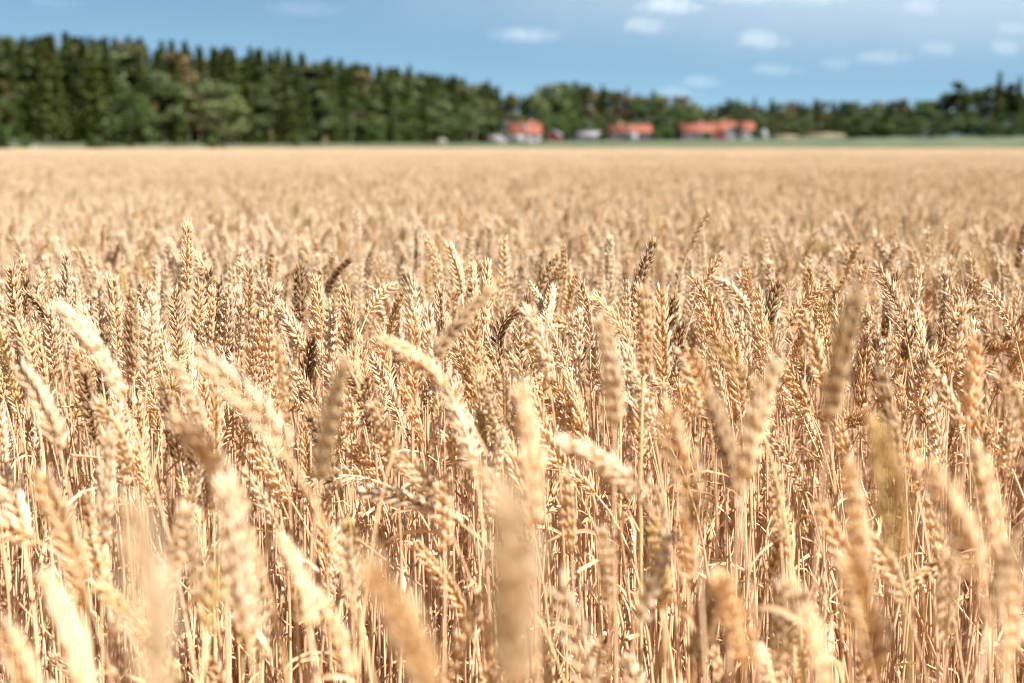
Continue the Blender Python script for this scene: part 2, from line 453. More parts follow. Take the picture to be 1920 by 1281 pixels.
for (size, tone, lean, row, where), lst in buckets.items():
    lst.sort(key=lambda t: t[0])
    for i, (_, r) in enumerate(lst):
        tag(r, f'{size} {tone} wheat ear {lean}, {ordinal(i, len(lst))}, {row}, {where}', 'wheat', 'wheat stalks in the front of the field')

# a few broken straws lying across the stalks
def straw(pa, pb, sag, label, rad=0.0016):
    a, b = px(*pa), px(*pb); m = (a + b) / 2 + np.array([0, 0, sag])
    t = np.linspace(0, 1, 9)[:, None]; pth = (1 - t) ** 2 * a + 2 * (1 - t) * t * m + t ** 2 * b - a
    v, f = tube_geo(pth, np.linspace(rad, rad * .7, 9), 6)
    o = link('broken_straw', make_mesh('broken_straw', v, f, M_LEAF), loc=a)
    tag(o, label, 'straw', 'broken straws among the stalks')
straw((92, 764, 1.72), (232, 766, 1.75), .002, 'pale broken straw lying level across the stalks at far left')
straw((1640, 748, 1.8), (1694, 742, 1.84), .006, 'short pale broken straw lying level at the right')
straw((132, 854, 1.5), (262, 872, 1.75), .004, 'dark thin straw slanting across the stalks low at far left')
straw((668, 1010, 1.5), (792, 1100, 1.7), .0, 'brown straw slanting down to the right, low left of centre')
straw((1500, 836, 1.75), (1560, 875, 1.9), .0, 'brown straw slanting between stalks, right of centre')

# ------------------------------------------------------------------ the rest of the field: ONE object
def plant_geo(rs, lod, tone_idx, origin=(0, 0, 0), leaves=1, hs=1.0):
    g, base, tip, bend = random_plant(rs, origin, hs, .034)
    ax = ear_axis(base, tip, bend); L = np.linalg.norm(np.diff(ax, axis=0), axis=1).sum()
    v, f, h = ear_geo(ax, rs.uniform(0, 3.14), min(1.12, L / .083) * 1.02, rs, lod)
    parts = [(v, f, h, tone_idx)]
    sv, sf, pth = stem_geo(g, base, nrm(ax[1] - ax[0]), m=5 if lod == 0 else 3, n=14 if lod == 0 else 6, rs=rs)
    parts.append((sv, sf, np.zeros(len(sv)), 4))
    for q in range(leaves):
        at = pth[int(rs.integers(len(pth) // 3, len(pth) - 2))]
        lv, lf = ribbon_geo(at, rs.uniform(0, 6.28), rs.uniform(.08, .18), rs.uniform(.0012, .0034), rs.uniform(3, 6), rs.normal(0, 4), rs, 7)
        parts.append((lv, lf, np.zeros(len(lv)), 5))
    return parts

def merge(parts):
    V, F, H, MI, off = [], [], [], [], 0
    for v, f, h, mi in parts:
        V.append(v); F.append(f + off); H.append(h); MI.append(np.full(len(f), mi)); off += len(v)
    return np.concatenate(V), np.concatenate(F), np.concatenate(H), np.concatenate(MI)

FIELD_MATS = [EAR['golden'], EAR['pale'], EAR['brown'], EAR['green tinged'], M_STEM, M_LEAF]
def proto(name, parts):
    v, f, h, mi = merge(parts)
    return bpy.data.objects.new(name, make_mesh(name, v, f, FIELD_MATS, mi, h))

def tone_far(rs): return int(rs.choice([0, 1, 2], p=[.22, .58, .20]))
def tone_i(rs): return int(rs.choice([0, 1, 2, 3], p=[.22, .73, .03, .02]))

def mini_ear(rs, origin, nsp=15):
    """far-off ear: a zigzag of a few plump grains on a short stem"""
    g, base, tip, bend = random_plant(rs, origin, 1.0, .026)
    ax = ear_axis(base, tip, bend, 5)
    v, f, h = ear_geo(ax, rs.uniform(0, 3.14), 1.0 * (15 / nsp) ** .4, rs, 1, nsp=nsp)
    keep = len(v)
    sv, sf = tube_geo(np.array([g + [0, 0, .1], base - (tip - base) * .2 - [0, 0, .25], base]), np.array([.003, .0026, .0018]), 3)
    ti = tone_far(rs)
    return [(v, f, h, ti), (sv, sf, np.zeros(len(sv)), 4)]

protos = {'plant': [], 'straw': [], 'patch': [], 'bigpatch': []}
for k in range(24):
    rs = np.random.default_rng(100 + k)
    protos['plant'].append(proto('wheat_plant_source', plant_geo(rs, 0, tone_i(rs), leaves=int(rs.integers(0, 3)))))
for k in range(10):
    rs = np.random.default_rng(200 + k); ps = []
    h = rs.uniform(.35, .74); ln = R(abs(rs.normal(5, 13))); az = rs.uniform(0, 6.28)
    top = np.array([math.cos(az) * math.sin(ln) * h, math.sin(az) * math.sin(ln) * h, h])
    sv, sf, pth = stem_geo(np.zeros(3), top, nrm(top), m=5, n=12, rs=rs); ps.append((sv, sf, np.zeros(len(sv)), 4))
    for q in range(int(rs.integers(0, 3))):
        lv, lf = ribbon_geo(pth[int(rs.integers(2, 11))], rs.uniform(0, 6.28), rs.uniform(.07, .2), rs.uniform(.0008, .0022), rs.uniform(3, 6), rs.normal(0, 4), rs)
        ps.append((lv, lf, np.zeros(len(lv)), 5))
    protos['straw'].append(proto('straw_source', ps))
for k in range(4):
    rs = np.random.default_rng(300 + k); ps = []
    for q in range(260): ps += mini_ear(rs, (rs.uniform(-.5, .5), rs.uniform(-.5, .5), 0))
    protos['patch'].append(proto('wheat_patch_source', ps))
for k in range(3):
    rs = np.random.default_rng(400 + k); ps = []
    for q in range(800): ps += mini_ear(rs, (rs.uniform(-1.5, 1.5), rs.uniform(-1.5, 1.5), 0), 8)
    protos['bigpatch'].append(proto('wheat_block_source', ps))

def edge_y(x):           # far edge of the wheat
    return float(np.interp(x, [-400, -120, -83, -52, 0, 400], [150, 190, 216, 278, 290, 300]))

rs = np.random.default_rng(77)
y = 2.55
for _ in range(int(440 * 300)):
    y = rs.uniform(2.55, 24.0); w = .40 * y + 1.6; x = rs.uniform(-1, 1) * w
    if rs.random() < w * 2 * 21.45 / 450 * float(np.interp(y, [2.5, 4, 16, 24], [.85, 1.15, 1.1, .15])):
        LOD_pts['plant'].append((x, y, rs.normal(0, .7), rs.uniform(.95, 1.04) * float(np.interp(y, [2.5, 4.5, 8.0], [.985, .92, .86])) * (1.055 if rs.random() < .07 else 1.0), int(rs.integers(0, 24))))
for _ in range(6200):
    y = rs.uniform(1.55, 4.0); x = rs.uniform(-1, 1) * (.4 * y + 1.2)
    LOD_pts['straw'].append((x, y, rs.uniform(0, 6.28), rs.uniform(.85, 1.12), int(rs.integers(0, 10))))
for _ in range(140):
    y = rs.uniform(.9, 1.62); x = rs.uniform(-1, 1) * (.4 * y + 1.2)
    LOD_pts['straw'].append((x, y, rs.uniform(0, 6.28), rs.uniform(.7, 1.0), int(rs.integers(0, 10))))
yy = 17.0
while yy < 60:
    w = .42 * yy + 3
    for xx in np.arange(-w, w, .84):
        if rs.random() < float(np.interp(yy, [17, 23], [.25, 1])): LOD_pts['patch'].append((xx + rs.uniform(-.1, .1), yy + rs.uniform(-.1, .1), float(rs.integers(0, 2)) * .35 + rs.normal(0, .15), rs.uniform(.83, .87), int(rs.integers(0, 4))))
    yy += .84
while yy < 296:
    w = .42 * yy + 6
    for xx in np.arange(-w, w, 2.5):
        if yy < edge_y(xx) - 1.5:
            LOD_pts['bigpatch'].append((xx, yy, rs.normal(0, .2), rs.uniform(.85, .89), int(rs.integers(0, 3))))
    yy += 2.5

pts, rz, sc, ix, lod = [], [], [], [], []
for li, key in enumerate(('plant', 'straw', 'patch', 'bigpatch')):
    for x, y, a, s, i in LOD_pts[key]:
        pts.append((x, y, 0)); rz.append(a); sc.append(s); ix.append(i); lod.append(li)
fm = bpy.data.meshes.new('wheat_field'); fm.vertices.add(len(pts)); fm.vertices.foreach_set('co', np.array(pts, dtype=np.float32).ravel())
for nm, ty, vals in (('rz', 'FLOAT', rz), ('sc', 'FLOAT', sc), ('ix', 'INT', ix), ('lod', 'INT', lod)):
    a = fm.attributes.new(nm, ty, 'POINT'); a.data.foreach_set('value', np.array(vals, dtype=np.float32 if ty == 'FLOAT' else np.int32))
field = link('wheat_field', fm)
tag(field, 'dense ripe golden wheat field stretching back to the woods', 'wheat field', kind='stuff')

ng = bpy.data.node_groups.new('wheat_scatter', 'GeometryNodeTree')
ng.interface.new_socket('Geometry', in_out='INPUT', socket_type='NodeSocketGeometry')
ng.interface.new_socket('Geometry', in_out='OUTPUT', socket_type='NodeSocketGeometry')
gi, go = ng.nodes.new('NodeGroupInput'), ng.nodes.new('NodeGroupOutput')
jn = ng.nodes.new('GeometryNodeJoinGeometry')
def named(nm, ty):
    n = ng.nodes.new('GeometryNodeInputNamedAttribute'); n.data_type = ty; n.inputs['Name'].default_value = nm; return n.outputs['Attribute']
a_rz, a_sc, a_ix, a_lod = named('rz', 'FLOAT'), named('sc', 'FLOAT'), named('ix', 'INT'), named('lod', 'INT')
cmb = ng.nodes.new('ShaderNodeCombineXYZ'); ng.links.new(a_rz, cmb.inputs['Z'])
mp = ng.nodes.new('GeometryNodeMeshToPoints'); ng.links.new(gi.outputs[0], mp.inputs['Mesh'])
for li, key in enumerate(('plant', 'straw', 'patch', 'bigpatch')):
    j2 = ng.nodes.new('GeometryNodeJoinGeometry')
    for ob in protos[key]:
        oi = ng.nodes.new('GeometryNodeObjectInfo'); oi.inputs['Object'].default_value = ob; oi.inputs['As Instance'].default_value = False
        gti = ng.nodes.new('GeometryNodeGeometryToInstance')
        ng.links.new(oi.outputs['Geometry'], gti.inputs[0]); ng.links.new(gti.outputs[0], j2.inputs[0])
    cmp_ = ng.nodes.new('FunctionNodeCompare'); cmp_.data_type = 'INT'; cmp_.operation = 'EQUAL'
    ng.links.new(a_lod, cmp_.inputs[2]); cmp_.inputs[3].default_value = li
    iop = ng.nodes.new('GeometryNodeInstanceOnPoints'); iop.inputs['Pick Instance'].default_value = True
    ng.links.new(mp.outputs[0], iop.inputs['Points']); ng.links.new(cmp_.outputs[0], iop.inputs['Selection'])
    ng.links.new(j2.outputs[0], iop.inputs['Instance']); ng.links.new(a_ix, iop.inputs['Instance Index'])
    ng.links.new(cmb.outputs[0], iop.inputs['Rotation']); ng.links.new(a_sc, iop.inputs['Scale'])
    ng.links.new(iop.outputs[0], jn.inputs[0])
ng.links.new(jn.outputs[0], go.inputs[0])
md = field.modifiers.new('scatter', 'NODES'); md.node_group = ng

# ------------------------------------------------------------------ terrain
def terrain_z(x, y):
    e = edge_y(x); ln = np.interp(x, [-83, -45, 0, 60], [16, 34, 70, 60])
    zt = np.interp(x, [-60, -10, 15, 60, 85], [1.75, 2.0, 2.6, 2.7, 3.7])
    t = min(1, max(0, (y - e) / ln)); t = t * t * (3 - 2 * t)
    far = max(0, y - 420) * 0.0045
    return zt * t + min(far, 4)

def simple_mat(name, stops, scale, rough=0.9, detail=5, bump=0.0):
    m, nt, out = new_mat(name); n = noise(nt, scale, detail)
    r = ramp(nt, n.outputs['Fac'], stops)
    p = nt.nodes.new('ShaderNodeBsdfPrincipled'); nt.links.new(r.outputs[0], p.inputs['Base Color']); p.inputs['Roughness'].default_value = rough
    p.inputs['Specular IOR Level'].default_value = 0.25
    if bump:
        b = nt.nodes.new('ShaderNodeBump'); b.inputs['Strength'].default_value = bump; nt.links.new(n.outputs['Fac'], b.inputs['Height']); nt.links.new(b.outputs[0], p.inputs['Normal'])
    nt.links.new(p.outputs[0], out.inputs['Surface'])
    return m
M_SOIL = simple_mat('straw_soil', [(0.3, (0.24, 0.15, 0.08)), (0.6, (0.50, 0.34, 0.19))], 14, bump=.4)
M_GRASS = simple_mat('meadow_grass', [(0.25, (0.044, 0.056, 0.027)), (0.5, (0.068, 0.084, 0.043)), (0.75, (0.105, 0.105, 0.055))], 0.09, detail=8)

def sheet(name, xs, ys_of, zf, mat):
    V = []; nx = len(xs); ny = len(ys_of(0))
    for x in xs:
        for y_ in ys_of(x): V.append((x, y_, zf(x, y_)))
    F = [(i * ny + j, (i + 1) * ny + j, (i + 1) * ny + j + 1, i * ny + j + 1) for i in range(nx - 1) for j in range(ny - 1)]
    return link(name, make_mesh(name, V, F, mat))
xs = [-5000, -2000, -800] + list(np.arange(-400, 401, 10)) + [800, 2000, 5000]
o = sheet('ground', xs, lambda x: [-60, -10, 0, 5, 20, 60, 120, edge_y(x)], lambda x, y_: 0.0, M_SOIL); tag(o, 'straw covered soil under the wheat', None, None, 'structure')
o = sheet('meadow', xs, lambda x: [edge_y(x) + d for d in (0, 3, 6, 9, 12, 16, 22, 30, 40, 50, 60, 75, 95, 130, 180, 250, 350, 600, 1200, 3000, 9000)], lambda x, y_: terrain_z(x, y_), M_GRASS)
tag(o, 'grey green meadow rising beyond the wheat', None, None, 'structure')

# straw litter between the stalk feet
def litter():
    rs = np.random.default_rng(909); ps = []
    for q in range(2600):
        y_ = rs.uniform(.7, 4.2); x = rs.uniform(-1, 1) * (.4 * y_ + 1.0); a = rs.uniform(0, 6.28); l = rs.uniform(.05, .22)
        z0, z1 = rs.uniform(.004, .03), rs.uniform(.004, .12)
        p = np.array([[x, y_, z0], [x + math.cos(a) * l / 2, y_ + math.sin(a) * l / 2, (z0 + z1) / 2 + rs.uniform(0, .02)], [x + math.cos(a) * l, y_ + math.sin(a) * l, z1]])
        v, f = tube_geo(p, np.array([.0016, .0017, .0012]), 4); ps.append((v, f, np.zeros(len(v)), 0))
    v, f, h, mi = merge(ps)
    o = link('straw_litter', make_mesh('straw_litter', v, f, M_LEAF)); tag(o, 'loose dry straw littering the soil under the wheat', 'straw litter', kind='stuff')
litter()

# ------------------------------------------------------------------ trees
def foliage_mat(name, stops, scale=0.35, hue=0.25):
    m, nt, out = new_mat(name); n = noise(nt, scale, 4)
    r = ramp(nt, n.outputs['Fac'], stops)
    o = ramp(nt, rand_of(nt), [(0, (.9 - hue, .9 - hue * .8, .9 - hue)), (.5, (.88, .88, .88)), (1, (.9 + hue, .9 + hue * .6, .9 + hue * .4))])
    c = mixc(nt, 1.0, r.outputs[0], o.outputs[0], 'MULTIPLY')
    leafy(nt, out, c, 0.6, 0.22, 0.2, (1, 1, .6))
    return m
M_SPRUCE = foliage_mat('spruce_needles', [(.3, (.022, .035, .005)), (.7, (.066, .082, .014))])
M_PINE = foliage_mat('pine_needles', [(.3, (.032, .052, .018)), (.7, (.07, .085, .03))])
M_BIRCH = foliage_mat('birch_leaves', [(.3, (.07, .10, .036)), (.7, (.14, .17, .07))])
M_BRIGHT = foliage_mat('bush_leaves', [(.3, (.042, .075, .02)), (.7, (.092, .13, .036))])
M_BROWN = foliage_mat('withered_leaves', [(.3, (.10, .08, .034)), (.7, (.185, .14, .062))])
M_BARK = simple_mat('bark', [(.3, (.08, .06, .045)), (.7, (.19, .145, .11))], 3, bump=.3)
M_BARK_P = simple_mat('pine_bark', [(.3, (.17, .10, .06)), (.7, (.34, .22, .14))], 3, bump=.3)

def leaf_quads(C, size, rs, droop=0.0):
    n = len(C); a = nrm(rs.normal(size=(n, 3))); b = nrm(np.cross(a, rs.normal(size=(n, 3))))
    a[:, 2] -= droop; a = nrm(a); b = nrm(b - a * (a * b).sum(1, keepdims=True))
    s = size * rs.uniform(.6, 1.3, n)[:, None]
    V = np.stack([C - a * s, C + b * s * .55, C + a * s, C - b * s * .55], 1).reshape(-1, 3)
    F = np.arange(4 * n).reshape(-1, 4)
    return V, F

def spruce_crown(rs, H):
    C = []; lv = 34; Rm = H * rs.uniform(.125, .16); z0 = H * rs.uniform(.05, .14)
    for i in range(lv):
        f = i / (lv - 1); z = z0 + (H - z0) * f; r = Rm * (1 - f) ** .75 + .08
        nb = int(9 - 4 * f); a0 = rs.uniform(0, 6.28)
        for b in range(nb):
            a = a0 + 6.283 * b / nb + rs.normal(0, .2); rr = r * rs.uniform(.6, 1.15)
            for q in range(6):
                u = (q + .6) / 6
                C.append((math.cos(a) * rr * u, math.sin(a) * rr * u, z - rr * u * .35 + rs.normal(0, .15)))
    return leaf_quads(np.array(C), .42, rs, .5)

def lump_crown(rs, H, z0, rx, nl, per, size):
    C = []
    for i in range(nl):
        f = rs.uniform(0, 1); z = z0 + (H - z0) * (.08 + .84 * f); env = math.sin(math.pi * min(1, .18 + .78 * f)) ** .7
        a = rs.uniform(0, 6.28); rr = rx * env * math.sqrt(rs.random()) * .8
        c = np.array([math.cos(a) * rr, math.sin(a) * rr, z]); lr = rx * rs.uniform(.26, .46)
        q = nrm(rs.normal(size=(per, 3))) * lr * rs.uniform(.55, 1.1, (per, 1)) * np.array([1, 1, .75])
        C.append(c + q)
    C = np.concatenate(C); C = C[C[:, 2] < H]
    return leaf_quads(C, size, rs, .1)

def trunk_geo(rs, H, r, limbs, z1):
    k = 7; p = np.zeros((k, 3)); p[:, 2] = np.linspace(-.4, H, k); p[1:, :2] = np.cumsum(rs.normal(0, H * .008, (k - 1, 2)), 0)
    ps = [tube_geo(p, r * (1 - np.linspace(0, 1, k)) ** .8 + .02, 7)]
    for i in range(limbs):
        z = H * rs.uniform(z1, .8); a = rs.uniform(0, 6.28); l = H * rs.uniform(.12, .25)
        q = np.array([[0, 0, z], [math.cos(a) * l * .5, math.sin(a) * l * .5, z + l * .4], [math.cos(a) * l, math.sin(a) * l, z + l * rs.uniform(.5, .9)]])
        q[:, :2] += [np.interp(z, p[:, 2], p[:, 0]), np.interp(z, p[:, 2], p[:, 1])]
        ps.append(tube_geo(q, np.array([.4, .25, .08]) * r, 5))
    v, f, h, mi = merge([(a_, b_, np.zeros(len(a_)), 0) for a_, b_ in ps])
    return v, f

TREES = {}
def tree_kind(kind, nvar, H, cm, bm, crown, r, limbs, z1):
    lst = []
    for k in range(nvar):
        rs = np.random.default_rng(hash_of(kind) + k)
        v, f = crown(rs, H); c = make_mesh('crown', v, f, cm, smooth=False)
        tv, tf = trunk_geo(rs, H * .93, r, limbs, z1); t = make_mesh('trunk', tv, tf, bm)
        lst.append((c, t))
    TREES[kind] = (H, lst)
def hash_of(s): return sum(ord(c) * (i + 3) for i, c in enumerate(s)) * 10
tree_kind('spruce_tree', 7, 18, M_SPRUCE, M_BARK, spruce_crown, .22, 0, .5)
tree_kind('pine_tree', 4, 18, M_PINE, M_BARK_P, lambda rs, H: lump_crown(rs, H, H * .45, H * .17, 16, 75, .42), .2, 6, .5)
tree_kind('birch_tree', 5, 15, M_BIRCH, M_BARK, lambda rs, H: lump_crown(rs, H, H * .1, H * .23, 24, 80, .34), .17, 7, .25)
tree_kind('withered_tree', 4, 16, M_BROWN, M_BARK, lambda rs, H: lump_crown(rs, H, H * .22, H * .17, 20, 70, .34), .17, 7, .3)
tree_kind('leafy_bush', 4, 5, M_BRIGHT, M_BARK, lambda rs, H: lump_crown(rs, H, 0, H * .5, 20, 70, .26), .08, 5, .1)
tree_kind('broadleaf_tree', 5, 13, M_BRIGHT, M_BARK, lambda rs, H: lump_crown(rs, H, H * .08, H * .33, 26, 80, .36), .2, 7, .25)

rt = np.random.default_rng(31)
ALL_TREES = []
def tree(kind, x, y, h, group, row, wide=1.0):
    H, lst = TREES[kind]; c, t = lst[int(rt.integers(0, len(lst)))]
    r = empty(kind, (x, y, terrain_z(x, y) - .05), rt.uniform(0, 6.28)); s = h / H; w = s * rt.uniform(.9, 1.15) * wide
    r.scale = (w, w, s)
    link('crown', c, r); link('trunk', t, r)
    ALL_TREES.append((r, kind, group, row, 960 + 2667 * x / y))
    return r

def at_px(X, y): return (X - 960) / 2667 * y
# left wood: its edge runs away from (-95, 205) to (0, 425)
def wood_h(u): return float(np.interp(u, [-.2, 0, .25, .5, .8, 1], [17.4, 18.2, 20.4, 20.7, 20.2, 18.4]))
def wood_pt(u): return -83 + 81 * u, 232 + 190 * u
for u in np.arange(-.16, 1.0, .0185):
    x, y = wood_pt(u); x += rt.normal(0, .8); y += rt.normal(0, 1.2)
    k = rt.choice(['spruce_tree', 'birch_tree', 'pine_tree', 'withered_tree', 'broadleaf_tree'], p=[.56, .16, .08, .14, .06])
    h = {'spruce_tree': rt.uniform(13, 18.5), 'birch_tree': rt.uniform(9, 15), 'pine_tree': rt.uniform(14, 18), 'withered_tree': rt.uniform(10, 17), 'broadleaf_tree': rt.uniform(7, 12)}[k]
    tree(k, x, y, min(h, wood_h(u) - 1), 'trees of the left wood', 'front row', 1.5 if k in ('birch_tree', 'broadleaf_tree') else 1.25)
for row, off, p, hh in (('second row', 5, [.68, .08, .12, .12], (15, 19.5)), ('back row', 10, [.7, .1, .1, .1], (16, 20.5)), ('rear of the wood', 17, [.8, .06, .1, .04], (16, 20))):
    for u in np.arange(-.2, 1.0, .021):
        x, y = wood_pt(u + rt.normal(0, .004)); x -= off * .85 + rt.normal(0, .8); y += off * .45 + rt.normal(0, 1)
        k = rt.choice(['spruce_tree', 'birch_tree', 'pine_tree', 'withered_tree'], p=p)
        tree(k, x, y, wood_h(u) - {'second row': 1.6, 'back row': .8, 'rear of the wood': .4}[row] + rt.uniform(-1.4, .9), 'trees of the left wood', row, 1.45)
for X, y, h in ((1022, 441, 2.6), (1063, 442, 3.2), (1128, 440, 3), (1226, 442, 4.2), (1250, 444, 4.5), (1320, 446, 3), (1412, 446, 3.4), (1445, 446, 3.2)):
    tree('leafy_bush', at_px(X, y), y, h, 'bushes between the houses', 'near row', 1.1)
# named pale willow-like tree and a bare trunk gap in the left wood
tree('birch_tree', at_px(430, 268), 262, 13.5, 'trees of the left wood', 'front row', 1.75)
tree('broadleaf_tree', at_px(265, 250), 246, 11.5, 'trees of the left wood', 'front row', 1.3)
for X, y, h in ((185, 240, 3.2), (400, 270, 3.6), (705, 335, 5), (60, 228, 3), (560, 300, 3), (820, 380, 3.5), (15, 226, 4), (905, 405, 4)):
    tree('leafy_bush', at_px(X, y), y, h, 'bushes at the wood edge', 'front row')
# mixed trees behind the houses
for X, y, h, k in ((955, 470, 14, 'withered_tree'), (985, 500, 13, 'spruce_tree'), (1005, 500, 15, 'birch_tree'), (1030, 505, 18, 'birch_tree'), (1055, 515, 17.5, 'broadleaf_tree'), (1082, 520, 18.5, 'pine_tree'),
                   (1108, 515, 16, 'withered_tree'), (1128, 520, 17, 'spruce_tree'), (1150, 520, 14.5, 'withered_tree'), (1172, 520, 14, 'withered_tree'), (1200, 520, 14, 'broadleaf_tree'), (1222, 530, 15.5, 'spruce_tree'),
                   (1240, 520, 13.5, 'withered_tree'), (1262, 520, 12.5, 'birch_tree'), (1285, 530, 11.5, 'birch_tree'), (1020, 480, 9, 'broadleaf_tree'), (1045, 480, 8, 'broadleaf_tree'), (1090, 485, 9, 'spruce_tree'),
                   (1120, 490, 7.5, 'broadleaf_tree'), (1238, 480, 9, 'birch_tree'), (970, 470, 9, 'broadleaf_tree'), (1065, 540, 17, 'spruce_tree'), (1100, 545, 18, 'pine_tree'), (1182, 545, 14, 'pine_tree')):
    tree(k, at_px(X, y), y, h * 1.17, 'trees behind the houses', 'front row', 1.35)
for X in np.arange(948, 1300, 15):
    y = 535 + rt.uniform(-8, 12); k = rt.choice(['spruce_tree', 'pine_tree', 'birch_tree', 'withered_tree'], p=[.3, .2, .25, .25])
    tree(k, at_px(X, y), y, np.interp(X, [950, 1000, 1060, 1140, 1220, 1300], [17, 18.5, 22.5, 19.5, 18, 16]) + rt.uniform(-1.5, 1), 'trees behind the houses', 'back row', 1.25)
for X in np.arange(955, 1430, 13):
    y = 482 + rt.uniform(-4, 8); tree(rt.choice(['leafy_bush', 'broadleaf_tree', 'birch_tree']), at_px(X, y), y, rt.uniform(4.5, 8.5), 'trees behind the houses', 'low row', 1.3)
# distant tree line
for X in np.arange(1275, 1640, 11):
    y = rt.uniform(640, 720); k = rt.choice(['spruce_tree', 'pine_tree', 'birch_tree', 'withered_tree'], p=[.45, .25, .2, .1])
    tree(k, at_px(X, y), y, rt.uniform(14.5, 18.5), 'distant tree line', 'front row', 1.4)
for X in np.arange(1290, 1600, 15):
    y = rt.uniform(560, 620); k = rt.choice(['spruce_tree', 'birch_tree', 'broadleaf_tree', 'withered_tree'], p=[.3, .3, .25, .15])
    tree(k, at_px(X, y), y, rt.uniform(7, 11), 'distant tree line', 'low front', 1.5)
for X in np.arange(1265, 1700, 16):
    y = rt.uniform(760, 800); tree('spruce_tree', at_px(X, y), y, rt.uniform(17, 21.5), 'distant tree line', 'rear', 1.7)
# right-hand grove
for X in np.arange(1585, 2080, 17):
    y = rt.uniform(338, 352); k = rt.choice(['leafy_bush', 'broadleaf_tree'], p=[.45, .55])
    tree(k, at_px(X, y), y, rt.uniform(3.5, 6.5), 'trees of the right grove', 'front row', 1.2)
for X, h, k in ((1600, 6.8, 'broadleaf_tree'), (1630, 8, 'broadleaf_tree'), (1655, 8.5, 'birch_tree'), (1672, 10.5, 'pine_tree'), (1685, 10, 'withered_tree'), (1708, 9, 'spruce_tree'), (1725, 9, 'broadleaf_tree'), (1740, 9.5, 'withered_tree'),
                (1768, 13, 'pine_tree'), (1782, 13.5, 'pine_tree'), (1800, 12, 'spruce_tree'), (1822, 12, 'birch_tree'), (1845, 13, 'pine_tree'), (1861, 15.5, 'spruce_tree'), (1880, 13, 'pine_tree'), (1898, 14.5, 'spruce_tree'),
                (1918, 13, 'pine_tree'), (1940, 14, 'spruce_tree'), (1965, 13, 'pine_tree'), (1990, 14, 'spruce_tree'), (2020, 13, 'birch_tree'), (2050, 14, 'spruce_tree')):
    y = 360 + rt.uniform(-4, 6); tree(k, at_px(X, y), y, h, 'trees of the right grove', 'second row', 1.3)
for X in np.arange(1690, 2080, 15):
    y = 375 + rt.uniform(-4, 6); tree(rt.choice(['spruce_tree', 'pine_tree']), at_px(X, y), y, np.interp(X, [1690, 1755, 1770], [8.5, 9, 12]) + rt.uniform(-.8, .8), 'trees of the right grove', 'back row', 1.5)
DESC = {'spruce_tree': 'dark pointed spruce', 'pine_tree': 'round topped tall pine', 'birch_tree': 'soft green birch', 'withered_tree': 'brownish withered tree', 'leafy_bush': 'bright green bush', 'broadleaf_tree': 'round leafy green tree'}
bk = {}
for r, k, g, row, X in ALL_TREES: bk.setdefault((k, g, row), []).append((X, r))
for (k, g, row), lst in bk.items():
    lst.sort(key=lambda t: t[0])
    for i, (X, r) in enumerate(lst):
        place = g.replace('trees of the ', 'of the ').replace('trees behind', 'behind').replace('bushes at', 'at').replace('bushes between', 'between').replace('distant tree', 'in the distant tree')
        tag(r, f'{DESC[k]}, {ordinal(i, len(lst))}, {row} {place}', k.replace('_', ' ').replace('leafy ', '').replace('withered ', '').replace('broadleaf ', ''), g)

# ------------------------------------------------------------------ buildings
def plain(name, col, rough=0.7, var=.12, scale=1.5):
    lo = tuple(c * (1 - var) for c in col); hi = tuple(min(1, c * (1 + var)) for c in col)
    return simple_mat(name, [(.3, lo), (.7, hi)], scale, rough)
M_TILE = plain('orange_roof_tile', (.17, .054, .03), .8, .3)
M_WHITE = plain('white_paint', (.18, .177, .177)); M_RED = plain('red_boards', (.16, .03, .028)); M_GREYW = plain('grey_boards', (.30, .28, .29)); M_DARKW = plain('dark_boards', (.07, .05, .055))
M_GREYR = plain('grey_roof', (.20, .18, .18)); M_GLASS = plain('window_glass', (.03, .035, .045), .15); M_BRICK = plain('chimney_brick', (.35, .2, .15))

def box_geo(x0, x1, y0, y1, z0, z1):
    V = np.array([(x, y, z) for x in (x0, x1) for y in (y0, y1) for z in (z0, z1)])
    F = np.array([(0, 1, 3, 2), (4, 6, 7, 5), (0, 4, 5, 1), (2, 3, 7, 6), (0, 2, 6, 4), (1, 5, 7, 3)])
    return V, F
def solid(name, parts, mat, parent):
    v, f, h, mi = merge([(a, b, np.zeros(len(a)), 0) for a, b in parts]); return link(name, make_mesh(name, v, f, mat, smooth=False), parent)

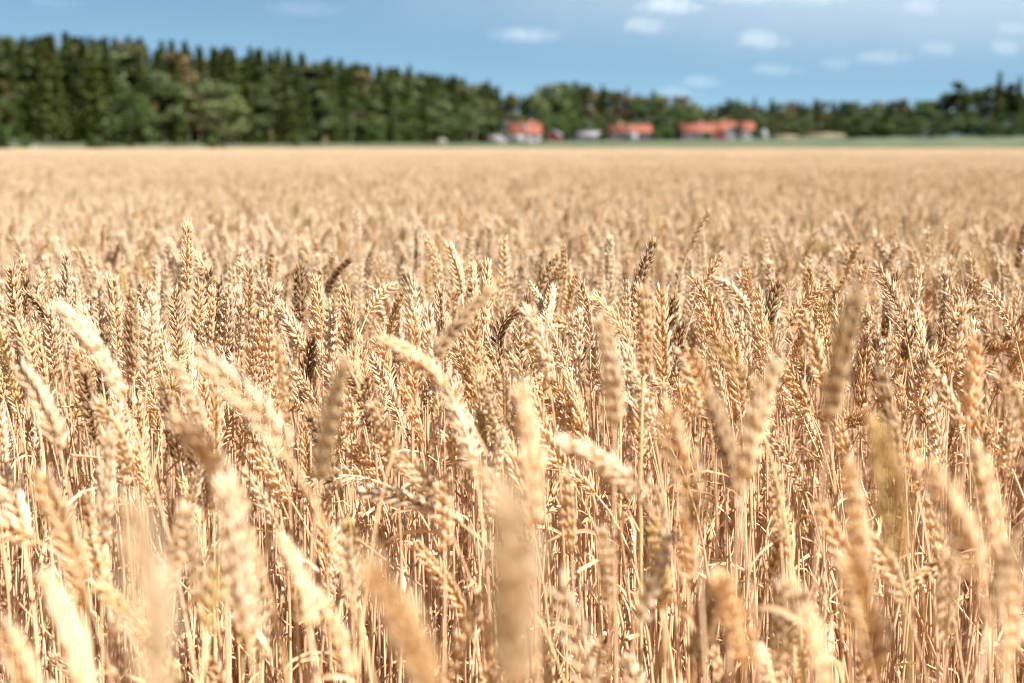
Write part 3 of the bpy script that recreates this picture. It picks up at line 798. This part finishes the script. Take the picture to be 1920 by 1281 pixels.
def house(name, label, cat, X, y, w, dp, wall, rise, rz, wm, rm, wins=(), door=None, chimney=None, dormer=False, group=None, gable=None):
    x = at_px(X, y); r = empty(name, (x, y, terrain_z(x, y) - .1), rz); tag(r, label, cat, group)
    hw, hd = w / 2, dp / 2
    # walls with gable ends: a pentagon section swept along the length
    sec = [(-hd, 0), (hd, 0), (hd, wall), (0, wall + rise), (-hd, wall)]
    V = [(sx, a, b) for sx in (-hw, hw) for a, b in sec]
    me = bpy.data.meshes.new('wall'); me.from_pydata(V, [], [(0, 1, 2, 3, 4), (9, 8, 7, 6, 5)] + [(i, i + 5, (i + 1) % 5 + 5, (i + 1) % 5) for i in range(5)]); me.materials.append(wm)
    link('wall', me, r)
    ov, th = .3, .2; sl = rise / hd
    parts = []
    for s in (-1, 1):
        a0, b0, a1, b1 = s * (hd + ov), wall - ov * sl, 0, wall + rise
        V = np.array([(sx, a, b + dz) for sx in (-hw - ov, hw + ov) for (a, b) in ((a0, b0), (a1, b1)) for dz in (.03, .03 + th)])
        F = np.array([(0, 1, 3, 2), (4, 6, 7, 5), (0, 4, 5, 1), (2, 3, 7, 6), (0, 2, 6, 4), (1, 5, 7, 3)]); parts.append((V, F))
    rf = solid('roof', parts, rm, r)
    if chimney is not None: solid('chimney', [box_geo(chimney - .4, chimney + .4, .2, 1.0, wall + rise * .75, wall + rise + .9)], M_BRICK, rf)
    if dormer:
        d = solid('dormer', [box_geo(-1.0, 1.0, -hd * .72, -.3, wall + rise * .2, wall + rise * .68)], M_WHITE, r)
        solid('pane', [box_geo(-.5, .5, -hd * .72 - .06, -hd * .72 - .01, wall + rise * .3, wall + rise * .6)], M_GLASS, d)
    for wx in wins:
        f = solid('window', [box_geo(wx - .65, wx + .65, -hd - .06, -hd + .02, .9, 2.2)], M_WHITE, r)
        solid('pane', [box_geo(wx - .48, wx + .48, -hd - .09, -hd - .065, 1.05, 2.05)], M_GLASS, f)
    if door is not None:
        solid('door', [box_geo(door - .5, door + .5, -hd - .05, -hd + .02, .1, 2.15)], M_DARKW, r)
    return r
G = 'orange roofed houses beyond the field'
h1 = house('house', 'leftmost house with tall orange roof beside the dark wood', 'house', 982, 450, 10.2, 7.5, 2.8, 3.3, R(6), M_GREYW, M_TILE, (-3.2, 3), .4, 2.5, True, G)
solid('porch', [box_geo(-3.9, -.6, -4.9, -3.77, 0, 2.35)], M_WHITE, h1)
h2 = house('house', 'long orange roofed house in the middle with white porch', 'house', 1178, 450, 13.2, 8, 2.9, 2.3, R(-3), M_DARKW, M_TILE, (-5, -2.4, 4.8), 3.2, -3, True, G)
solid('porch', [box_geo(-.6, 2.4, -5.3, -4.02, 0, 2.5)], M_WHITE, h2)
house('house', 'orange roofed house with dark walls left of the barn pair', 'house', 1300, 455, 11, 7.5, 3.0, 2.6, R(10), M_DARKW, M_TILE, (-3.5, 0, 3.4), None, 2, False, G)
house('house', 'orange roofed house standing behind the white gabled annex', 'house', 1347, 470, 9.5, 7.5, 3.2, 2.7, R(-6), M_RED, M_TILE, (-3, 2.6), 0, 1, False, G)
house('cottage', 'narrow white gabled annex in front of orange house', 'cottage', 1367, 452, 4.2, 3.4, 2.6, 1.9, R(82), M_WHITE, M_GREYR, (), None, None, False)
house('house', 'small rightmost orange roofed house', 'house', 1393, 456, 4.8, 5.5, 3.0, 2.5, R(14), M_WHITE, M_TILE, (-1.2, 1.2), None, None, False, G)
house('shed', 'dark red shed with grey roof right of the leftmost house', 'shed', 1037, 448, 5.6, 4.6, 2.0, 1.5, R(78), M_RED, M_GREYR, (), 0)
house('shed', 'low grey white shed between the two largest houses', 'shed', 1103, 446, 7, 4.2, 1.7, 1.3, R(-8), M_WHITE, M_GREYR, (-1.8, 1.8), .2)
# white round-topped tank right of the houses
def lathe(profile, m=20):
    V = [(r_ * math.cos(2 * math.pi * k / m), r_ * math.sin(2 * math.pi * k / m), z) for r_, z in profile for k in range(m)]
    F = [(i * m + k, i * m + (k + 1) % m, (i + 1) * m + (k + 1) % m, (i + 1) * m + k) for i in range(len(profile) - 1) for k in range(m)]
    return np.array(V), np.array(F)
x = at_px(1427, 452); t = empty('storage_tank', (x, 452, terrain_z(x, 452))); tag(t, 'round white storage tank standing right of the houses', 'tank')
solid('body', [lathe([(.01, 0), (1.25, 0), (1.3, .1), (1.3, 1.8), (1.1, 2.3), (.7, 2.6), (.3, 2.7)])], M_WHITE, t); solid('hatch', [lathe([(.31, 2.65), (.31, 2.9), (.01, 2.92)])], M_GREYW, t)

# rocks and mounds
M_ROCK = simple_mat('field_stone', [(.3, (.11, .095, .09)), (.7, (.20, .175, .165))], 1.2, bump=.3)
M_DRY = simple_mat('dry_earth', [(.3, (.085, .07, .042)), (.7, (.16, .125, .078))], .5, bump=.3)
def lump(name, X, y, sx, sy, sz, mat, label, cat, seed, group=None, dz=0.0):
    import bmesh
    bm = bmesh.new(); bmesh.ops.create_icosphere(bm, subdivisions=3, radius=1); rr = np.random.default_rng(seed); ph = rr.uniform(0, 6, 9)
    for v in bm.verts:
        c = v.co; k = 1 + .16 * math.sin(2.3 * c.x + ph[0]) * math.sin(2.1 * c.y + ph[1]) + .10 * math.sin(4.1 * c.z + ph[2] + 2 * c.x) + .05 * math.sin(8 * c.x + ph[3]) * math.sin(7 * c.y + ph[4])
        v.co = Vector((c.x * k * sx, c.y * k * sy, c.z * k * sz))
    me = bpy.data.meshes.new(name); bm.to_mesh(me); bm.free(); me.materials.append(mat); me.polygons.foreach_set('use_smooth', [True] * len(me.polygons))
    x = at_px(X, y); o = link(name, me, loc=(x, y, terrain_z(x, y) + sz * .25 + dz)); tag(o, label, cat, group); return o
GB = 'boulders along the wood edge'
lump('boulder', 930, 395, 2.4, 1.8, 1.9, M_ROCK, 'grey boulder at the right end of the dark wood', 'boulder', 1, GB)
lump('boulder', 430, 262, .9, .9, 1.0, M_ROCK, 'pale boulder at the foot of the pale leafy tree', 'boulder', 2, GB)
lump('boulder', 828, 375, 1.5, 1.2, 1.0, M_ROCK, 'low grey boulder near the middle of the wood edge', 'boulder', 3, GB)
for k, (X, s) in enumerate(((45, .7), (68, 1.0), (88, .8), (105, .7))):
    lump('boulder', X, 224, s, s, s * .9, M_ROCK, '%s of the four stones heaped at the far left wood edge' % ('leftmost', 'largest', 'second from right', 'rightmost')[k], 'boulder', 20 + k, GB)
lump('earth_mound', 1465, 420, 4, 3, .9, M_DRY, 'low mound of pale earth on the green meadow', 'mound', 9)
lump('earth_bank', 1535, 470, 8, 6, 1.8, M_DRY, 'dry brown earth bank left of the right grove', 'bank', 10, None, -.6)

# ------------------------------------------------------------------ clouds: lumpy closed bodies of thin vapour, far away
def cloud_mat(name, dens, ragged=1.9, scale=1 / 34.0):
    m, nt, out = new_mat(name); v = nt.nodes.new('ShaderNodeVolumePrincipled')
    v.inputs['Color'].default_value = (.97, .97, .98, 1); v.inputs['Anisotropy'].default_value = -.1
    tc = nt.nodes.new('ShaderNodeTexCoord'); mp = nt.nodes.new('ShaderNodeMapping'); mp.inputs['Location'].default_value = (-1, -1, -1); mp.inputs['Scale'].default_value = (2, 2, 2)
    ln = nt.nodes.new('ShaderNodeVectorMath'); ln.operation = 'LENGTH'
    nt.links.new(tc.outputs['Generated'], mp.inputs[0]); nt.links.new(mp.outputs[0], ln.inputs[0])
    n = noise(nt, scale, 3, rough=.6); wob = nt.nodes.new('ShaderNodeMath'); wob.operation = 'MULTIPLY_ADD'; wob.inputs[1].default_value = ragged; wob.inputs[2].default_value = -ragged * .5
    nt.links.new(n.outputs['Fac'], wob.inputs[0])
    ad = nt.nodes.new('ShaderNodeMath'); nt.links.new(ln.outputs['Value'], ad.inputs[0]); nt.links.new(wob.outputs[0], ad.inputs[1])
    mr = nt.nodes.new('ShaderNodeMapRange'); mr.interpolation_type = 'SMOOTHSTEP'
    for q, val in zip((1, 2, 3, 4), (.25, .95, dens, 0)): mr.inputs[q].default_value = val
    nt.links.new(ad.outputs[0], mr.inputs[0]); nt.links.new(mr.outputs[0], v.inputs['Density'])
    nt.links.new(v.outputs[0], out.inputs['Volume']); return m
CM = {'b': cloud_mat('cloud_bright', .0046), 'm': cloud_mat('cloud_soft', .0030), 'f': cloud_mat('cloud_faint', .0022)}
CL = [(1258, 17, 92, 26, 'b', 'bright long cloud at the top, right of centre'), (1211, 53, 62, 24, 'b', 'bright cloud below and left of the long top cloud'), (985, 70, 120, 22, 'f', 'long faint cloud above the middle of the field'),
      (1428, 80, 68, 28, 'b', 'brightest round cloud high above the houses'), (1400, -4, 110, 24, 'm', 'pale cloud cut by the top edge, right of centre'), (1530, 0, 100, 20, 'f', 'thin veil cloud at the top edge, right'),
      (1733, 18, 56, 28, 'm', 'small pale cloud at the top right'), (1761, 97, 58, 24, 'm', 'pale oval cloud above the right grove'), (1886, 97, 46, 26, 'b', 'small bright cloud at the far right above the grove'),
      (1316, 157, 62, 20, 'm', 'low pale cloud just above the distant trees'), (1266, 178, 54, 18, 'm', 'lowest cloud touching the distant tree tops'), (1452, 134, 76, 20, 'f', 'faint low cloud right of the houses'),
      (1569, 123, 42, 20, 'm', 'tiny soft cloud alone low at the right'), (1650, 112, 84, 20, 'f', 'faint wide cloud left of the right grove'), (1905, 60, 60, 24, 'f', 'faint cloud at the right edge'),
      (570, 22, 130, 26, 'v', 'very faint wide cloud at upper left'), (100, 8, 90, 16, 'v', 'very faint cloud at the top left edge'), (1700, 20, 1300, 260, 'f2', 'broad thin veil of vapour across the upper right')]
CM['v'] = cloud_mat('cloud_trace', .0006)
CM['f2'] = cloud_mat('cloud_veil', .00025, .5, 1 / 250)
CD = 4000.0
def cloud(X, Y, w, h, m, label, seed):
    import bmesh
    bm = bmesh.new(); bmesh.ops.create_icosphere(bm, subdivisions=4, radius=1); rr = np.random.default_rng(seed); ph = rr.uniform(0, 6, 9); s = CD / 2667
    for v in bm.verts:
        c = v.co.copy(); k = 1 + .22 * math.sin(3.1 * c.x + ph[0]) * math.sin(2.6 * c.z + ph[1]) + .12 * math.sin(6.3 * c.x + ph[2]) + .08 * math.sin(9 * c.x + ph[3]) * math.sin(8 * c.z + ph[4])
        z = c.z * k * (1 if c.z > 0 else .6)
        v.co = Vector((c.x * k * w * .9 * s, c.y * w * .5 * s, z * h * .95 * s))
    me = bpy.data.meshes.new('cloud'); bm.to_mesh(me); bm.free(); me.materials.append(CM[m])
    p = px(X, Y, CD); o = link('cloud', me, loc=p); tag(o, label, 'cloud', 'small clouds in the blue sky')
for k, c in enumerate(CL): cloud(*c, 60 + k)
